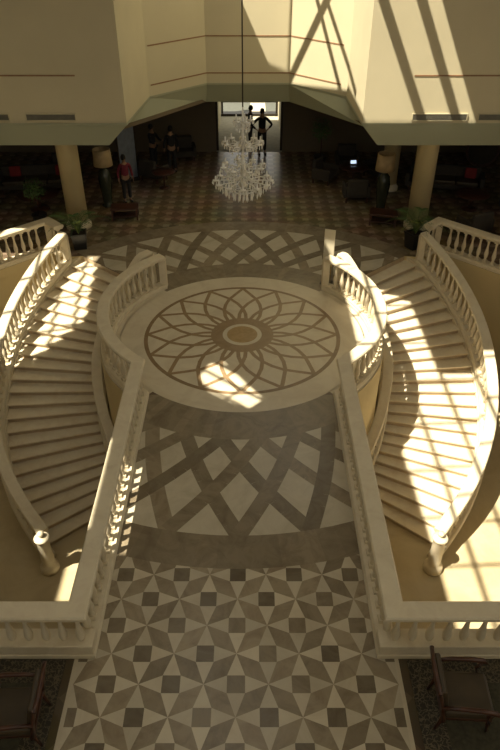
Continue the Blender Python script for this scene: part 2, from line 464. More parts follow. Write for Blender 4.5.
# unseen roof, its skylight openings shaped to drop the sun patches
def onroof(x, y, z):
    t = ROOF-z; return (x-SUN.x*t, y-SUN.y*t)
hA = [(-2.28, 2.9), (1.3, 2.9), (1.3, 10.8), (-.46, 10.8), (-.46, 13.3), (-2.25, 14.0)]
hB = [(.25, 17.64), (3.5, 17.64), (3.5, 24.3), (-2.2, 24.3), (-2.2, 22.95), (-1.9, 22.9), (.25, 20.8)]
hS = [(-3.9, 22.7), (-3.74, 22.6), (-3.05, 23.7), (-2.95, 24.2)]
hC = [(-9.65, 15.3), (-10.1, 12.7), (-12.3, 10.9), (-13.2, 11.0), (-13.2, 15.6)]
hD = [(-7.30, 3.9), (-7.0, 3.9), (-7.0, 6.0), (-7.30, 6.0)]
hE = [(-10.95, 4.3), (-10.6, 4.3), (-10.6, 5.7), (-10.95, 5.7)]
hM = [onroof(x, y, 0) for x, y in ((-.78, 12.65), (-.45, 12.75), (.05, 11.95), (.5, 11.3), (.1, 10.9), (-.75, 11.55), (-1.0, 12.1))]
mb = MB(); mb.prism([(-14, -4.4), (14, -4.4), (14, 25.2), (-14, 25.2)], ROOF, ROOF+.06, M['roof'], holes=[hA, hB, hS, hC, hD, hE, hM]); struct(mb, 'ceiling')
mb = MB(); z = ROOF+.1  # unseen bars, laid to throw shadow lines and break up the sun patches
for x in (-1.47, -.5, .45): mb.box((x, 9, z), (.07, 12.4, .12), M['white'])
for y in (4.0, 5.3, 6.6, 7.9, 9.2, 10.5, 11.8, 13.1, 14.2): mb.box((-.6, y, z), (4.4, .06, .1), M['white'], rz=R(3))
for x in (1.9, 2.92): mb.box((x, 20.6, z), (.22, 7.6, .16), M['white'])
def beam(a, b, w):
    a, b = Vector(a), Vector(b); d = b-a; c = (a+b)/2
    mb.box((c.x, c.y, z), (d.length, w, .1), M['white'], rz=math.atan2(d.y, d.x))
beam((1.3, 22.35), (-2.3, 22.88), .17); beam((.4, 23.2), (-.2, 20.6), .1); beam((-.1, 23.8), (-2.1, 22.6), .07); beam((.3, 19.2), (.75, 24.3), .08)
for y in (12.2, 13.4, 14.5): mb.box((-11.5, y, z), (4, .08, .1), M['white'], rz=R(12))
for x in (-12.2, -11.1, -10.4): mb.box((x, 13.2, z), (.08, 5, .1), M['white'], rz=R(-8))
c = onroof(-.25, 11.8, 0)
mb.box((c[0], c[1], z), (.06, 2.4, .08), M['white'], rz=R(50)); mb.box((c[0]+.1, c[1]+.45, z), (.09, 1.6, .08), M['white'], rz=R(50)); mb.box((c[0]-.1, c[1]-.5, z), (.05, 1.6, .08), M['white'], rz=R(50)); mb.box((c[0]+.25, c[1]-.1, z), (.06, 1.6, .08), M['white'], rz=R(-40))
struct(mb, 'unseen_window_5')

# ------------------------------------------------------------------ balustrades
def baluster_mesh():
    mb = MB(); h = .74
    mb.box((0, 0, .03), (.13, .13, .06), M['bal']); mb.box((0, 0, h-.03), (.115, .115, .06), M['bal'])
    prof = [(.055, .06), (.06, .09), (.04, .12), (.06, .17), (.078, .24), (.074, .31), (.052, .42), (.036, .53), (.034, .60), (.05, .625), (.036, .65), (.055, .68)]
    mb.lathe([(r*.84, z) for r, z in prof], (0, 0, 0), M['bal'], seg=10)
    o = mb.build('baluster'); me = o.data; bpy.data.objects.remove(o); return me
BALM = baluster_mesh()
PLS = [(-.17, 0), (.17, 0), (.17, .07), (.145, .10), (.145, .13), (-.145, .13), (-.145, .10), (-.17, .07)]
RLS = [(-.11, .87), (.11, .87), (.125, .90), (.165, .925), (.165, .975), (.14, 1.0), (-.14, 1.0), (-.165, .975), (-.165, .925), (-.125, .90)]
def resample(P, step):
    P = [Vector(p) for p in P]; L = [0.]
    for a, b in zip(P, P[1:]): L.append(L[-1]+Vector((b.x-a.x, b.y-a.y)).length)
    n = max(1, round(L[-1]/step)); out = []
    for k in range(n):
        s = L[-1]*(k+.5)/n
        for i in range(len(P)-1):
            if L[i] <= s <= L[i+1]+1e-9:
                t = (s-L[i])/max(1e-9, L[i+1]-L[i]); p = P[i].lerp(P[i+1], t); d = P[i+1]-P[i]
                out.append((p, math.atan2(d.y, d.x))); break
    return out
def balustrade(path, label, posts=(), group=None, newel=None, step=.25, w=1.):
    o0 = Vector(path[0]); root = empty('balustrade', o0, 0, label, 'balustrade', group)
    loc = [Vector(p)-o0 for p in path]
    MB().sweep(loc, [(u*w, v) for u, v in RLS], M['bal']).build('handrail', root)
    MB().sweep(loc, [(u*w, v) for u, v in PLS], M['bal']).build('plinth', root)
    for p, a in resample(loc, step):
        if any((p-Vector(loc[i])).length < .2 for i in posts): continue
        b = bpy.data.objects.new('baluster', BALM); COL.objects.link(b); b.parent = root
        b.location = (p.x, p.y, p.z+.13); b.rotation_euler = (0, 0, a)
    for i in posts:
        p = loc[i]; m = MB(); m.box((p.x, p.y, p.z+.435), (.2, .2, .87), M['bal'], bev=.012); m.build('post', root)
    if newel:
        p = Vector(newel)-o0
        m = MB()
        m.lathe([(.20, 0), (.215, .03), (.215, .16), (.19, .2), (.165, .23), (.15, .27), (.142, .6), (.135, 1.0), (.15, 1.03), (.15, 1.06)], p, M['bal'], 20)
        nw = m.build('newel', root)
        MB().lathe([(.15, 1.06), (.175, 1.08), (.175, 1.11), (.14, 1.14), (.05, 1.16), (.045, 1.175), (.07, 1.20), (.078, 1.235), (.06, 1.275), (0, 1.29)], p, M['bal'], 20).build('newel_cap', nw)
    return root
sidew = {-1: 'left', 1: 'right'}
for s in (-1, 1):
    w_ = sidew[s]
    aend = 48.2 if s < 0 else 46.5
    RB = 3.40; aj2 = -math.degrees(math.acos(2.22/RB))
    arc = [polar(RB, aend+(aj2-aend)*k/28, s) for k in range(29)]
    yj = arc[-1][1]
    desc = {-1: 'in full shade', 1: 'catching bright sun along its top'}[s]
    br = balustrade([(x, y, .008) for x, y in arc]+[(s*2.22, 5.32, .008), (s*12.4, 5.32, .008)], 'cream balustrade round the %s of the medallion, down the bridge and before the %s armchair' % (w_, w_), posts=(0,), w=.9)
    MB().box((s*7.35-s*arc[0][0]*s, 5.33-arc[0][1], .145), (10.54, .30, .29), M['bal'], bev=.015).build('kerb', br)
    # lobby edge of the well
    c1 = polar(6.95, 40.6, s)
    balustrade([(s*5.62, 18.50, 0), (s*6.1, 19.0, 0), (s*12.6, 12.6, 0)], 'angled balustrade guarding the lobby edge of the %s stair well' % w_, posts=(1,))
    # stair balustrades
    def rail(tab, off, a0, a1, n=40):
        return [polar(interp(tab, a0+(a1-a0)*k/n)+off, a0+(a1-a0)*k/n, s)+(zstair(a0+(a1-a0)*k/n)+(.02 if a0+(a1-a0)*k/n < A0 else 0),) for k in range(n+1)]
    inn = rail(RI, 0, 47 if s < 0 else 44.5, -40.5)
    balustrade(inn, 'inner sloping balustrade of the %s staircase, beside the round platform' % w_, posts=(0,), w=.84)
    out = rail(RO, .15, 38.6, -41.5)
    nx, ny = polar(6.2, -45.2, s)
    out.append((s*4.47, 9.62, LOW+.06))
    balustrade(out, 'outer sloping balustrade of the %s staircase ending in a ball-topped newel' % w_, posts=(0,), w=.86, newel=(s*4.42, 9.38, LOW))
    # staircase
    root = empty('staircase', polar(5, 0, s)+(LOW,), 0, 'curved marble staircase on the %s of the medallion, %s' % (w_, {-1: 'sunlit near its top', 1: 'sunlit in its lower half'}[s]), 'staircase', 'twin staircases')
    o0 = Vector(root.location)
    for i in range(1, NS):
        a0, a1 = A0-DA*(i-1), A0-DA*i
        z = -RISE*i
        m = MB(); N = 3
        def pt(r, a, z): x, y = polar(r, a, s); return Vector((x, y, z))-o0
        for k in range(N):
            b0, b1 = a0+(a1-a0)*k/N, a0+(a1-a0)*(k+1)/N
            b1e = b1-(.35 if k == N-1 else 0)   # nosing
            i0, i1, o_0, o_1 = interp(RI, b0), interp(RI, b1), interp(RO, b0), interp(RO, b1)
            m.face([pt(i0, b0, z), pt(o_0, b0, z), pt(o_1, b1e, z), pt(i1, b1e, z)], M['tread'])
            if k == N-1:
                m.face([pt(i1, b1e, z), pt(o_1, b1e, z), pt(o_1, b1e, z-.035), pt(i1, b1e, z-.035)], M['tread'])
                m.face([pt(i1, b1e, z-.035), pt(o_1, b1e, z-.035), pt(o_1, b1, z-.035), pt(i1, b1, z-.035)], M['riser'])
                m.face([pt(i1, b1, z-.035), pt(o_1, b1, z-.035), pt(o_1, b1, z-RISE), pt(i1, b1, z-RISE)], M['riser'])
            zb = max(LOW, z-.45)
            m.face([pt(i0, b0, zb), pt(o_0, b0, zb), pt(o_1, b1, zb), pt(i1, b1, zb)], M['ochre'])
        m.build('step', root)
    def zb(a, dz): return zstair(a)+dz
    for tab, nm_, off in ((RI, 'stringer', -.06), (RO, 'stringer', .06)):
        m = MB(); n = 40; prev = None
        for k in range(n+1):
            a = 42+(-40.5-42)*k/n; r = interp(tab, a)+off
            x0, y0 = polar(r-.09, a, s); x1, y1 = polar(r+.11, a, s); zt = zstair(a)+.0; zl = max(LOW, zt-.62)
            cur = [Vector((x0, y0, zt))-o0, Vector((x1, y1, zt))-o0, Vector((x1, y1, zl))-o0, Vector((x0, y0, zl))-o0]
            if prev:
                for j in range(4): m.face([prev[j], prev[(j+1) % 4], cur[(j+1) % 4], cur[j]], M['bal'])
            else: m.face(cur, M['bal'])
            prev = cur
        m.face(prev, M['bal']); m.build(nm_, root)
    m = MB()
    m.face([Vector(polar(interp(RI, A0), A0-.02, s)+(0.,))-o0, Vector(polar(interp(RO, A0), A0-.02, s)+(0.,))-o0, Vector(polar(interp(RO, A0), A0-.02, s)+(-RISE,))-o0, Vector(polar(interp(RI, A0), A0-.02, s)+(-RISE,))-o0], M['riser'])
    m.build('top_riser', root)

# ------------------------------------------------------------------ columns, vents
def column(x, y, r, label):
    root = empty('column', (x, y, 0), 0, label, 'column', 'lobby columns')
    MB().lathe([(r, .25), (r, 2.85), (r*1.06, 2.9), (r*1.06, 2.995)], (0, 0, 0), M['ochre'], 28).build('shaft', root)
    MB().lathe([(r*1.25, 0.002), (r*1.25, .12), (r*1.1, .18), (r*1.0, .25)], (0, 0, 0), M['bal'], 28).build('base', root)
column(-5.62, 20.75, .34, 'round ochre column behind the sunlit left planter')
column(5.85, 20.75, .34, 'round ochre column behind the right planter')
column(5.5, 24.3, .3, 'ochre column further back, behind the right table lamp urn')
def vent(x0, x1, label):
    root = empty('air_vent', ((x0+x1)/2, 19.69, 3.76), 0, label, 'vent', 'wall air vents'); w = x1-x0
    m = MB()
    for z in (0, .19): m.box((0, -.01, z), (w, .03, .025), M['wall'])
    for x in (-w/2, w/2): m.box((x, -.01, .095), (.025, .03, .21), M['wall'])
    m.build('frame', root)
    m = MB(); m.box((0, .0, .095), (w, .01, .19), M['grille'])
    for k in range(6): m.box((0, -.012, .03+.026*k), (w, .012, .008), M['grille'])
    m.build('grille', root)
vent(-6.35, -4.9, 'long grey vent low on the shaded left wall, nearest the corner')
vent(-9.0, -6.85, 'grey vent cut by the left edge of the photo')
vent(4.95, 6.55, 'long vent low on the sunlit right wall')
vent(6.88, 8.9, 'shaded vent cut by the right edge of the photo')

# ------------------------------------------------------------------ chandelier
root = empty('chandelier', (.05, 13.9, 3.62), 0, 'large tiered crystal chandelier hanging on a long cable over the medallion', 'chandelier')
MB().tube([(0, 0, 1.95), (0, 0, ROOF-3.62)], .014, M['metal'], 6).build('cable', root)
MB().lathe([(0, .25), (.05, .27), (.09, .33), (.05, .42), (.035, .5), (.07, .6), (.08, .75), (.035, .85), (.03, 1.1), (.06, 1.2), (.03, 1.3), (.025, 1.55), (.06, 1.65), (.02, 1.75), (.015, 1.95), (0, 1.96)], (0, 0, 0), M['crystal'], 12).build('stem', root)
def drop_prof(r, h): return [(0, -h), (r*.8, -h*.75), (r, -h*.55), (r*.3, -h*.12), (0, 0)]
def arm_mesh(rad, z0, z1, seed):
    rnd = random.Random(seed); m = MB()
    P = [(0.03, 0, z0), (rad*.35, 0, z0-.10), (rad*.75, 0, z0-.09), (rad, 0, z1)]
    m.tube(P, .013, M['crystal'], 6)
    m.lathe([(0, 0), (.05, .01), (.075, .03), (.06, .035), (.02, .04), (.016, .12), (0, .125)], (rad, 0, z1), M['crystal'], 9)
    for k in range(7):
        a = 2*math.pi*k/7
        m.lathe(drop_prof(.014, .07+.03*rnd.random()), (rad+.07*math.cos(a), .07*math.sin(a), z1+.02), M['crystal'], 5, smooth=False)
    for t in (.3, .5, .7, .88):
        m.lathe(drop_prof(.016, .09+.04*rnd.random()), (rad*t, 0, z0-.08), M['crystal'], 5, smooth=False)
    return m
for (n, rad, z0, z1, ph) in ((12, .60, .52, .40, 0), (8, .44, .80, .72, .3), (9, .38, 1.30, 1.22, .2), (5, .16, 1.72, 1.66, .1)):
    am = arm_mesh(rad, z0, z1, n).build('arm', root); am.rotation_euler = (0, 0, ph)
    for k in range(1, n):
        c = am.copy(); COL.objects.link(c); c.parent = root; c.rotation_euler = (0, 0, ph+2*math.pi*k/n)
for (n, rad, z, h) in ((22, .52, .38, .17), (18, .40, .28, .20), (12, .2, .18, .2), (5, .08, .16, .18), (10, .28, 1.12, .12), (12, .14, 1.55, .1)):
    m = MB()
    for k in range(n):
        a = 2*math.pi*k/n; m.lathe(drop_prof(.017, h), (rad*math.cos(a), rad*math.sin(a), z), M['crystal'], 5, smooth=False)
    m.tube([(rad*math.cos(2*math.pi*k/24), rad*math.sin(2*math.pi*k/24), z) for k in range(25)], .008, M['crystal'], 5)
    m.build('drop_ring', root)
m = MB()
for k in range(8):
    a = 2*math.pi*k/8
    for j in range(9):
        t = j/8; rr = .06+.26*t**2; zz = .95-.55*t
        m.lathe([(0, -.016), (.014, 0), (0, .016)], (rr*math.cos(a), rr*math.sin(a), zz), M['crystal'], 5, smooth=False)
m.build('bead_strings', root)['kind'] = 'stuff'

# ------------------------------------------------------------------ planters
def frond_mesh(L, lift, mat, seed):
    rnd = random.Random(seed); m = MB(); P = []
    for k in range(11):
        t = k/10; P.append(Vector((L*t*(1-.15*t), 0, lift*(t*1.6-1.9*t*t))))
    m.tube(P, [.012*(1-.8*k/10) for k in range(11)], mat, 5)
    for k in range(2, 24):
        t = k/24; i = min(9, int(t*10)); p = P[i].lerp(P[i+1], t*10-i)
        l = .20*math.sin(math.pi*min(1, t*.9+.12))*(L/.8)
        for sd in (-1, 1):
            tip = p+Vector((l*.55, sd*l, -.10*l-.02)); q = Vector((.011, 0, 0)); mid = p.lerp(tip, .5)+Vector((0, 0, .02))
            m.face([p-q, p+q, mid+q, mid-q], mat); m.face([mid-q, mid+q, tip], mat)
    return m
def planter(loc, label, rz):
    root = empty('potted_palm', loc, rz, label, 'potted plant', 'potted palms at the stair heads')
    m = MB(); b, t = .19, .235
    for (w0, z0, w1, z1) in ((b, 0, t, .48), (t+.015, .48, t+.015, .53), (t-.03, .53, t-.04, .47)):
        for k in range(4):
            a, c = [(-1, -1), (1, -1), (1, 1), (-1, 1)][k], [(-1, -1), (1, -1), (1, 1), (-1, 1)][(k+1) % 4]
            m.face([(a[0]*w0, a[1]*w0, z0), (c[0]*w0, c[1]*w0, z0), (c[0]*w1, c[1]*w1, z1), (a[0]*w1, a[1]*w1, z1)], M['black'])
    m.face([(-b, -b, 0), (b, -b, 0), (b, b, 0), (-b, b, 0)], M['black'])
    for k in range(4):
        a, c = [(-1, -1), (1, -1), (1, 1), (-1, 1)][k], [(-1, -1), (1, -1), (1, 1), (-1, 1)][(k+1) % 4]
        m.face([(a[0]*(t+.015), a[1]*(t+.015), .53), (c[0]*(t+.015), c[1]*(t+.015), .53), (c[0]*(t-.03), c[1]*(t-.03), .53), (a[0]*(t-.03), a[1]*(t-.03), .53)], M['black'])
    pot = m.build('pot', root, recalc=False)
    m = MB(); m.box((0, 0, .46), (.4, .4, .03), M['soil']); m.build('soil', root)
    for k in range(11):
        mt = M['leafl'] if k in (7, 8) else M['leaf']
        L = 1.35-.35*(k % 3)/2 if k < 7 else .55
        o = frond_mesh(L, .75 if k < 7 else .9, mt, k).build('frond', root, recalc=False)
        o.location = (0, 0, .47); o.rotation_euler = (0, -R(30 if k < 7 else 50), k*2*math.pi/7+.4*(k//7))
    return root
pl = planter((-5.22, 19.1, .002), 'palm in a square black pot beside the left stair head, partly in sun', .2)
copy_tree(pl, (5.42, 19.1, .002), 2.1, 'palm in a square black pot beside the right stair head, in shade')

# ------------------------------------------------------------------ sign stand
root = empty('sign_stand', (2.42, 16.72, .008), R(-18), 'tall narrow cream sign panel standing at the lobby end of the right platform balustrade', 'sign')
MB().box((0, 0, 1.12), (.30, .035, 1.05), M['sign'], bev=.006).build('panel', root)
m = MB(); m.tube([(-.1, 0, .03), (-.1, 0, .62)], .012, M['brass']); m.tube([(.1, 0, .03), (.1, 0, .62)], .012, M['brass']); m.tube([(-.1, 0, .3), (.1, 0, .3)], .01, M['brass']); m.build('stand', root)
MB().box((0, 0, .015), (.34, .26, .03), M['metal'], bev=.006).build('foot', root)

# ------------------------------------------------------------------ foreground armchairs on rugs
def rug(s, label):
    root = empty('rug', (s*4.5, 3.1, .0025), 0, label, 'rug')
    MB().box((0, 0, .008), (4.0, 4.1, .016), M['rugborder']).build('border', root)
    MB().box((0, 0, .010), (3.3, 3.4, .018), M['rug']).build('field', root)
rug(-1, 'dark carpet with scrolled border under the bottom left armchair'); rug(1, 'dark carpet with scrolled border under the bottom right armchair')
def armchair(loc, rz, label):   # faces +x
    root = empty('armchair', loc, rz, label, 'armchair', 'wooden framed armchairs at the foot of the bridge')
    m = MB(); m.box((.05, 0, .41), (.66, .60, .14), M['leather'], bev=.04); m.build('seat', root)
    m = MB(); rt = Matrix.Rotation(R(-12), 4, 'Y')
    m.box((-.31, 0, .70), (.09, .56, .48), M['leather'], rot=rt, bev=.03); m.build('backrest', root)
    m = MB()
    for y in (-.31, .31): m.tube([(-.27, y, .30), (-.33, y, .6), (-.42, y, 1.0)], [.03, .028, .022], M['wood'], 8)
    m.tube([(-.42, -.33, .97), (-.44, -.12, 1.0), (-.44, .12, 1.0), (-.42, .33, .97)], .03, M['wood'], 8)
    m.build('back_frame', root)
    for y in (-.34, .34):
        m = MB(); m.tube([(-.34, y*.95, .66), (-.1, y, .69), (.15, y*1.03, .68), (.34, y*1.05, .64), (.39, y*1.05, .58)], [.024, .03, .034, .036, .02], M['wood'], 8)
        m.tube([(.32, y, .62), (.26, y, .5), (.30, y, .36)], .022, M['wood'], 8); m.build('armrest', root)
    for x, y in ((-.27, -.27), (-.27, .27), (.32, -.27), (.32, .27)):
        m = MB(); d = -.06 if x < 0 else .03
        m.tube([(x, y, .36), (x+d*.3, y, .2), (x+d, y, .003)], [.03, .026, .018], M['wood'], 8); m.build('leg', root)
    m = MB(); m.box((.03, 0, .33), (.66, .60, .05), M['wood'], bev=.01); m.build('seat_rail', root)
    return root
ac = armchair((3.02, 4.42, .022), R(-3), 'dark leather armchair with wooden frame at the bottom right')
copy_tree(ac, (-2.88, 4.20, .022), R(183), 'dark leather armchair with wooden frame at the bottom left')

# ------------------------------------------------------------------ lobby furniture
def urn_lamp(loc, label):
    root = empty('urn_lamp', loc, 0, label, 'lamp', 'big urn lamps flanking the lobby')
    MB().lathe([(.2, 0), (.22, .05), (.15, .1), (.17, .3), (.22, .75), (.24, 1.0), (.2, 1.25), (.1, 1.38), (.07, 1.45), (.03, 1.5)], (0, 0, 0), M['urn'], 20).build('urn_body', root)
    MB().tube([(0, 0, 1.48), (0, 0, 1.9)], .015, M['brass']).build('pole', root)
    m = MB(); m.lathe([(.335, 1.48), (.30, 2.04), (.295, 2.04), (.33, 1.485)], (0, 0, 0), M['shade'], 24); m.build('lamp_shade', root)
    m = MB()
    for k in range(3): a = 2*math.pi*k/3; m.tube([(0, 0, 1.9), (.3*math.cos(a), .3*math.sin(a), 2.0)], .006, M['brass'], 5)
    m.build('shade_ring', root)
    return root
ul = urn_lamp((-4.95, 22.6, .002), 'tall dark urn lamp with beige shade, left of the lobby')
copy_tree(ul, (4.85, 22.1, .002), 0, 'tall dark urn lamp with beige shade, right of the lobby')
def low_table(loc, rz, label):
    root = empty('low_table', loc, rz, label, 'table', 'low dark wooden tables')
    MB().box((0, 0, .40), (.95, .6, .05), M['wood'], bev=.01).build('tabletop', root)
    MB().box((0, 0, .12), (.8, .46, .03), M['wood'], bev=.005).build('shelf', root)
    for x in (-.42, .42):
        for y in (-.25, .25): MB().box((x, y, .19), (.06, .06, .38), M['wood']).build('leg', root)
    return root
lt = low_table((-4.15, 21.5, .002), .1, 'low dark table in front of the left urn lamp')
copy_tree(lt, (4.75, 21.0, .002), -.2, 'low dark table in front of the right urn lamp')
def lounge_chair(loc, rz, label, group='dark lounge chairs in the lobby', w=.75):
    root = empty('lounge_chair', loc, rz, label, 'chair', group)
    MB().box((0, 0, .30), (w, .7, .24), M['fabric'], bev=.04).build('seat', root)
    MB().box((0, .34, .58), (w, .16, .6), M['fabric'], bev=.05).build('backrest', root)
    for s in (-1, 1): MB().box((s*(w/2+.05), 0, .40), (.12, .76, .42), M['fabric'], bev=.04).build('armrest', root)
    for x in (-w/2, w/2):
        for y in (-.3, .32): MB().box((x, y, .09), (.06, .06, .18), M['wood']).build('leg', root)
    return root
lc = lounge_chair((3.15, 25.1, .002), R(60), 'dark lounge chair on the left of the laptop table')
copy_tree(lc, (5.25, 25.6, .002), R(-60), 'dark lounge chair on the right of the laptop table, against the urn lamp')
copy_tree(lc, (4.1, 23.2, .002), R(180), 'dark lounge chair with its back to us before the laptop table')
copy_tree(lc, (4.2, 26.7, .002), 0, 'dark lounge chair beyond the laptop table')
copy_tree(lc, (-3.6, 25.3, .002), R(150), 'dark lounge chair beside the standing pair on the left')
copy_tree(lc, (-2.6, 27.8, .002), R(10), 'dark lounge chair against the far wall on the left')
copy_tree(lc, (7.6, 20.1, .002), R(200), 'black lounge chair just behind the right well balustrade')
copy_tree(lc, (9.6, 22.2, .002), R(160), 'dark lounge chair in the far right lounge')
copy_tree(lc, (-9.4, 22.2, .002), R(200), 'dark lounge chair in the far left lounge')
copy_tree(lc, (-7.2, 25.6, .002), R(20), 'dark lounge chair behind the left column')
def sofa(loc, rz, label):
    root = empty('sofa', loc, rz, label, 'sofa', 'long dark sofas in the lounges')
    MB().box((0, 0, .26), (2.6, .8, .2), M['fabric'], bev=.04).build('base', root)
    for x in (-.82, 0, .82): MB().box((x, -.04, .42), (.78, .7, .14), M['leather'], bev=.04).build('seat_cushion', root)
    MB().box((0, .4, .55), (2.6, .18, .6), M['fabric'], bev=.06).build('backrest', root)
    for s in (-1, 1): MB().box((s*1.36, 0, .42), (.16, .9, .5), M['fabric'], bev=.05).build('armrest', root)
    for x in (-1.25, 1.25):
        for y in (-.33, .36): MB().box((x, y, .08), (.07, .07, .16), M['wood']).build('leg', root)
    return root
sf = sofa((-7.9, 24.2, .002), R(8), 'long dark sofa with red cushions in the left lounge')
copy_tree(sf, (7.6, 24.2, .002), R(-15), 'long dark sofa with red cushions in the right lounge')
def cushion(loc, rz, label):
    m = MB(); m.box((0, 0, .19), (.42, .13, .38), M['red'], bev=.05); o = m.build('cushion', None, loc); o.rotation_euler = (R(-14), 0, rz)
    return tag(o, label, 'cushion', 'red cushions')
cu = cushion((-8.7, 24.25, .50), R(8), 'red cushion on the left sofa, at its left end')
def cc(loc, rz, label):
    c = cu.copy(); COL.objects.link(c); c.location = loc; c.rotation_euler = (R(-14), 0, rz); c['label'] = label
cc((-7.0, 24.42, .50), R(8), 'red cushion on the left sofa, at its right end')
cc((6.75, 24.5, .50), R(-15), 'red cushion on the right sofa, at the end nearest the column')
cc((8.5, 24.05, .50), R(-15), 'red cushion on the right sofa, at the end by the photo edge')
def round_table(loc, label, r=.55, h=.72):
    root = empty('round_table', loc, 0, label, 'table', 'round pedestal tables')
    MB().lathe([(0, h-.04), (r, h-.04), (r+.01, h-.02), (r, h), (0, h)], (0, 0, 0), M['wood'], 28).build('tabletop', root)
    MB().lathe([(.05, .05), (.04, .3), (.06, .5), (.05, h-.04)], (0, 0, 0), M['wood'], 12).build('pedestal', root)
    MB().lathe([(.26, 0), (.25, .04), (.05, .07)], (0, 0, 0), M['wood'], 16).build('foot', root)
    return root
rt1 = round_table((4.2, 24.75, .002), 'round table carrying the open laptop')
copy_tree(rt1, (-7.35, 22.3, .002), 0, 'round pedestal table in front of the left sofa', scale=(1.3, 1.3, .8))
copy_tree(rt1, (-3.1, 24.4, .002), 0, 'small round table by the pair of standing people', scale=(.8, .8, .9))
copy_tree(rt1, (8.1, 22.3, .002), 0, 'round pedestal table in front of the right sofa', scale=(1.1, 1.1, .8))
root = empty('laptop', (4.2, 24.7, .724), R(8), 'open laptop with a pale lit screen on the round table', 'laptop')
MB().box((0, 0, .012), (.30, .22, .02), M['metal']).build('keyboard_base', root)
m = MB(); rx = Matrix.Rotation(R(-20), 4, 'X')
m.box((0, .16, .13), (.34, .012, .23), M['metal'], rot=rx); lid = m.build('lid', root)
m = MB(); m.box((0, .152, .13), (.22, .006, .12), M['screen'], rot=rx); m.build('screen', lid)
# pale cabinet behind the right well balustrade
root = empty('cabinet', (8.35, 19.0, .002), R(45), 'pale low cabinet with a louvred front at the right edge of the photo', 'cabinet')
root.location = (8.9, 19.1, .002); root.rotation_euler = (0, 0, 0)
MB().box((0, 0, .42), (1.3, .5, .8), M['sign'], bev=.01).build('body', root)
m = MB()
for k in range(8): m.box((0, -.26, .15+.07*k), (1.1, .02, .03), M['grille'])
m.build('louvre', root)
MB().box((0, 0, .84), (1.36, .55, .04), M['wood']).build('worktop', root)
# round wheel-like ornament on the right
root = empty('round_mirror', (9.4, 25.8, .002), R(-10), 'round framed mirror standing at the far right of the lounge', 'mirror')
m = MB(); m.tube([(.6*math.cos(2*math.pi*k/32), 0, 1.0+.6*math.sin(2*math.pi*k/32)) for k in range(33)], .05, M['wood'], 8); m.build('frame', root)
m = MB(); m.tube([(0, 0, 0), (0, 0, .4)], .04, M['wood']); m.box((0, 0, .02), (.5, .3, .04), M['wood']); m.build('stand', root)
m = MB(); m.tube([(0, -.01, 1.0), (0, .01, 1.0)], .57, M['metal'], 32); m.build('glass', root)
root = empty('glass_panel', (-4.55, 25.2, .002), R(35), 'tall bluish glass panel standing behind the person in dark red', 'panel')
MB().box((0, 0, 1.35), (.7, .02, 2.5), M['bluepanel']).build('pane', root)
m = MB()
for x in (-.37, .37): m.box((x, 0, 1.32), (.04, .05, 2.64), M['metal'])
m.box((0, 0, 2.62), (.74, .05, .04), M['metal']); m.box((0, 0, .05), (.74, .3, .1), M['metal']); m.build('frame', root)
# potted tree
def shrub(loc, label, h=1.5):
    root = empty('potted_shrub', loc, 0, label, 'potted plant', 'dark potted shrubs in the lobby')
    MB().lathe([(.2, 0), (.27, .4), (.3, .42), (.28, .45), (.24, .42)], (0, 0, 0), M['black'], 18).build('pot', root)
    MB().tube([(0, 0, .3), (.03, .01, h*.6), (0, 0, h)], .025, M['wood']).build('trunk', root)
    m = MB(); rnd = random.Random(3)
    for k in range(420):
        v = Vector((rnd.gauss(0, 1), rnd.gauss(0, 1), rnd.gauss(0, 1))).normalized()*(rnd.random()**.4)*.45
        p = v+Vector((0, 0, h)); u = Vector((rnd.gauss(0, 1), rnd.gauss(0, 1), rnd.gauss(0, 1))).normalized(); w = u.cross(v+Vector((.01, 0, .3))).normalized()
        m.face([p, p+u*.05+w*.025, p+u*.11, p+u*.05-w*.025], M['leaf'])
    m.build('foliage', root, recalc=False)
    return root
sh = shrub((3.1, 26.9, .002), 'round-headed shrub in a black pot beyond the laptop table')
copy_tree(sh, (-7.0, 21.0, .002), 0, 'round-headed shrub in a black pot behind the angled left well balustrade', scale=(.9, .9, .8))
copy_tree(sh, (-5.0, 27.2, .002), 0, 'round-headed shrub in a black pot at the far left wall')

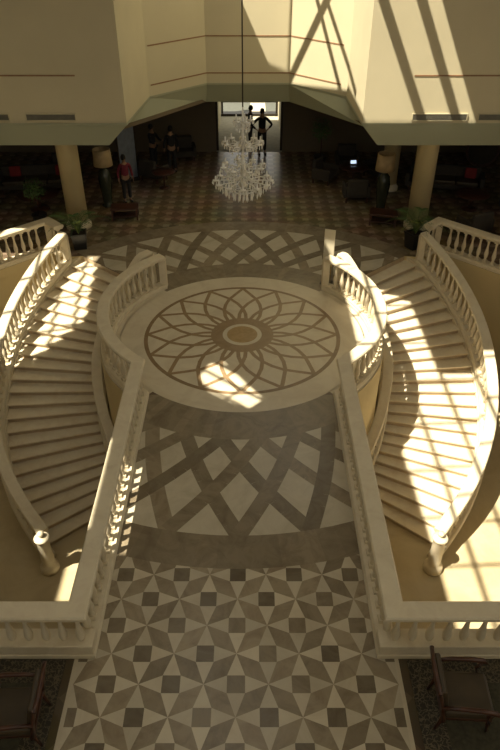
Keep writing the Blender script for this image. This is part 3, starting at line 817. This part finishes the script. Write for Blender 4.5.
# ------------------------------------------------------------------ people
def skin_chain(name, verts, edges, radii, mat, parent, root_i=0, sub=2):
    me = bpy.data.meshes.new(name); me.from_pydata(verts, edges, []); me.materials.append(mat)
    o = bpy.data.objects.new(name, me); COL.objects.link(o); o.parent = parent
    md = o.modifiers.new('Skin', 'SKIN'); md.use_smooth_shade = True
    if not me.skin_vertices: bpy.context.view_layer.objects.active = o
    sv = me.skin_vertices[0].data if me.skin_vertices else None
    for i, r in enumerate(radii):
        sv[i].radius = (r, r) if not isinstance(r, tuple) else r; sv[i].use_root = (i == root_i)
    sb = o.modifiers.new('Subsurf', 'SUBSURF'); sb.levels = sub; sb.render_levels = sub
    return o
def person(loc, rz, label, shirt, trouser, pose='stand', hgt=1.75, skirt=False):
    k = hgt/1.75
    root = empty('person', loc, rz, label, 'person'); root.scale = (k, k, k)
    # facing -y
    if pose == 'akimbo': el, ha = (.42, .06, 1.14), (.22, -.06, .98)
    elif pose == 'reach': el, ha = (.26, -.16, 1.14), (.22, -.40, 1.16)
    else: el, ha = (.27, .03, 1.14), (.28, -.05, .88)
    V = [(0, 0, .96), (0, 0, 1.12), (0, 0, 1.30), (0, .01, 1.44), (0, 0, 1.52), (0, -.01, 1.62), (0, -.01, 1.70)]
    Rr = [(.15, .11), (.135, .10), (.16, .11), (.12, .08), .05, (.075, .09), (.06, .075)]
    E = [(i, i+1) for i in range(6)]
    for s in (-1, 1):
        b = len(V)
        V += [(s*.10, 0, .88), (s*.11, -.02, .50), (s*.12, .01, .10), (s*.13, -.12, .03)]; Rr += [.085, .058, .038, .032]
        E += [(0, b), (b, b+1), (b+1, b+2), (b+2, b+3)]
        b = len(V)
        h = Vector(ha)
        V += [(s*.19, 0, 1.40), (s*el[0], el[1], el[2]), (s*h.x, h.y, h.z)]; Rr += [.05, .038, .027]
        E += [(3, b), (b, b+1), (b+1, b+2)]
        d = (h-Vector(el)).normalized()
        for f, (o1, ln) in enumerate(((-.03, .085), (-.012, .10), (.008, .095), (.026, .075))):
            bb = len(V); base = h+d*.05+Vector((0, o1, 0)); tip = base+d*ln+Vector((-.01, 0, 0))
            V += [(s*base.x, base.y, base.z), (s*tip.x, tip.y, tip.z)]; Rr += [.010, .008]; E += [(b+2, bb), (bb, bb+1)]
        bb = len(V); tp = h+d*.05+Vector((0, -.05, .01)); V += [(s*tp.x, tp.y, tp.z)]; Rr += [.010]; E += [(b+2, bb)]
    skin_chain('body', V, E, Rr, M['skin'], root, 0, 1)
    # shirt
    V2 = [(0, 0, .95), (0, 0, 1.12), (0, 0, 1.30), (0, .01, 1.43)]; R2 = [(.165, .125), (.155, .12), (.18, .125), (.13, .09)]; E2 = [(0, 1), (1, 2), (2, 3)]
    for s in (-1, 1):
        b = len(V2); e = Vector((s*el[0], el[1], el[2])); h = Vector((s*ha[0], ha[1], ha[2])); w = e.lerp(h, .75)
        V2 += [(s*.195, 0, 1.395), tuple(e), tuple(w)]; R2 += [.065, .052, .042]; E2 += [(3, b), (b, b+1), (b+1, b+2)]
    skin_chain('shirt', V2, E2, R2, shirt, root, 0, 1)
    V3 = [(0, 0, .97)]; R3 = [(.16, .12)]; E3 = []
    for s in (-1, 1):
        b = len(V3); V3 += [(s*.10, 0, .86), (s*.11, -.02, .50), (s*.12, .01, .12)]; R3 += [.105, .08, .065]; E3 += [(0, b), (b, b+1), (b+1, b+2)]
    skin_chain('trousers', V3, E3, R3, trouser, root, 0, 1)
    m = MB(); m.lathe([(0, 1.80), (.05, 1.79), (.085, 1.74), (.095, 1.68), (.09, 1.62), (.06, 1.58)], (0, .018, 0), M['hair'], 14, sy=1.1); m.build('hair', root)
    for s in (-1, 1):
        m = MB(); m.box((s*.125, -.05, .035), (.09, .26, .07), M['black'], bev=.025); m.build('shoe', root)
    m = MB(); m.lathe([(0, -.02), (.013, -.01), (.01, .02), (0, .03)], (0, -.105, 1.645), M['skin'], 6)
    m.build('nose', root)
    m = MB()
    for s in (-1, 1): m.lathe([(0, -.008), (.01, 0), (0, .008)], (s*.03, -.095, 1.675), M['hair'], 6)
    m.build('eyes', root)
    return root
person((.72, 28.55, .002), R(10), 'person in dark clothes standing hands on hips in the bright doorway', M['cloth'], M['trouser'], 'akimbo', 1.85)
person((.22, 29.7, .002), R(-80), 'person in dark clothes beside the one with hands on hips', M['cloth'], M['trouser'], 'stand', 1.7)
person((-4.30, 23.0, .002), R(30), 'person in a dark red top standing beside the left urn lamp', M['maroon'], M['trouser'], 'stand', 1.68)
person((-2.95, 26.2, .002), R(200), 'person in dark clothes on the right of the standing pair on the left', M['cloth'], M['trouser'], 'stand', 1.8)
person((-3.75, 26.6, .002), R(60), 'person in dark clothes reaching forward, on the left of the standing pair', M['trouser'], M['cloth'], 'reach', 1.75)

# ------------------------------------------------------------------ light
w = bpy.data.worlds.new('World'); SC.world = w; w.use_nodes = True
bg = w.node_tree.nodes['Background']; bg.inputs['Color'].default_value = (.96, .92, .80, 1); bg.inputs['Strength'].default_value = 1.05
sl = bpy.data.lights.new('sun', 'SUN'); sl.energy = 11; sl.color = (1., .90, .70); sl.angle = R(.6)
so = bpy.data.objects.new('sun', sl); COL.objects.link(so); so.rotation_euler = SUN.to_track_quat('-Z', 'Y').to_euler()
def portal(c, sx, sy, direction):
    l = bpy.data.lights.new('portal', 'AREA'); l.shape = 'RECTANGLE'; l.size = sx; l.size_y = sy; l.cycles.is_portal = True
    o = bpy.data.objects.new('portal', l); COL.objects.link(o); o.location = c; o.rotation_euler = Vector(direction).to_track_quat('-Z', 'Y').to_euler()
portal((0, -4.0, 8.05), 27, 3.7, (0, 1, 0))
portal((13.6, 6.2, 7), 5.2, 17.6, (-1, 0, 0))
portal((-.5, 9, ROOF), 3.8, 12.2, (0, 0, -1))
portal((.6, 20.6, ROOF), 5.8, 7.6, (0, 0, -1))
portal((-11.5, 13.3, ROOF), 3.8, 4.8, (0, 0, -1))
portal(((VX0+VX1)/2, 35, 1.5), 2.9, 3, (0, -1, 0))

# ------------------------------------------------------------------ camera
cam = bpy.data.cameras.new('camera'); co = bpy.data.objects.new('camera', cam); COL.objects.link(co)
co.location = (CAMX, 0, CAMZ); co.rotation_euler = (R(90-36.4), 0, 0)
cam.sensor_fit = 'VERTICAL'; cam.sensor_height = 24; cam.lens = 24*646/750; cam.clip_end = 200
SC.camera = co
SC.view_settings.view_transform = 'Standard'; SC.view_settings.look = 'None'; SC.view_settings.gamma = 1
SC.view_settings.exposure = 0.; SC.view_settings.use_curve_mapping = False
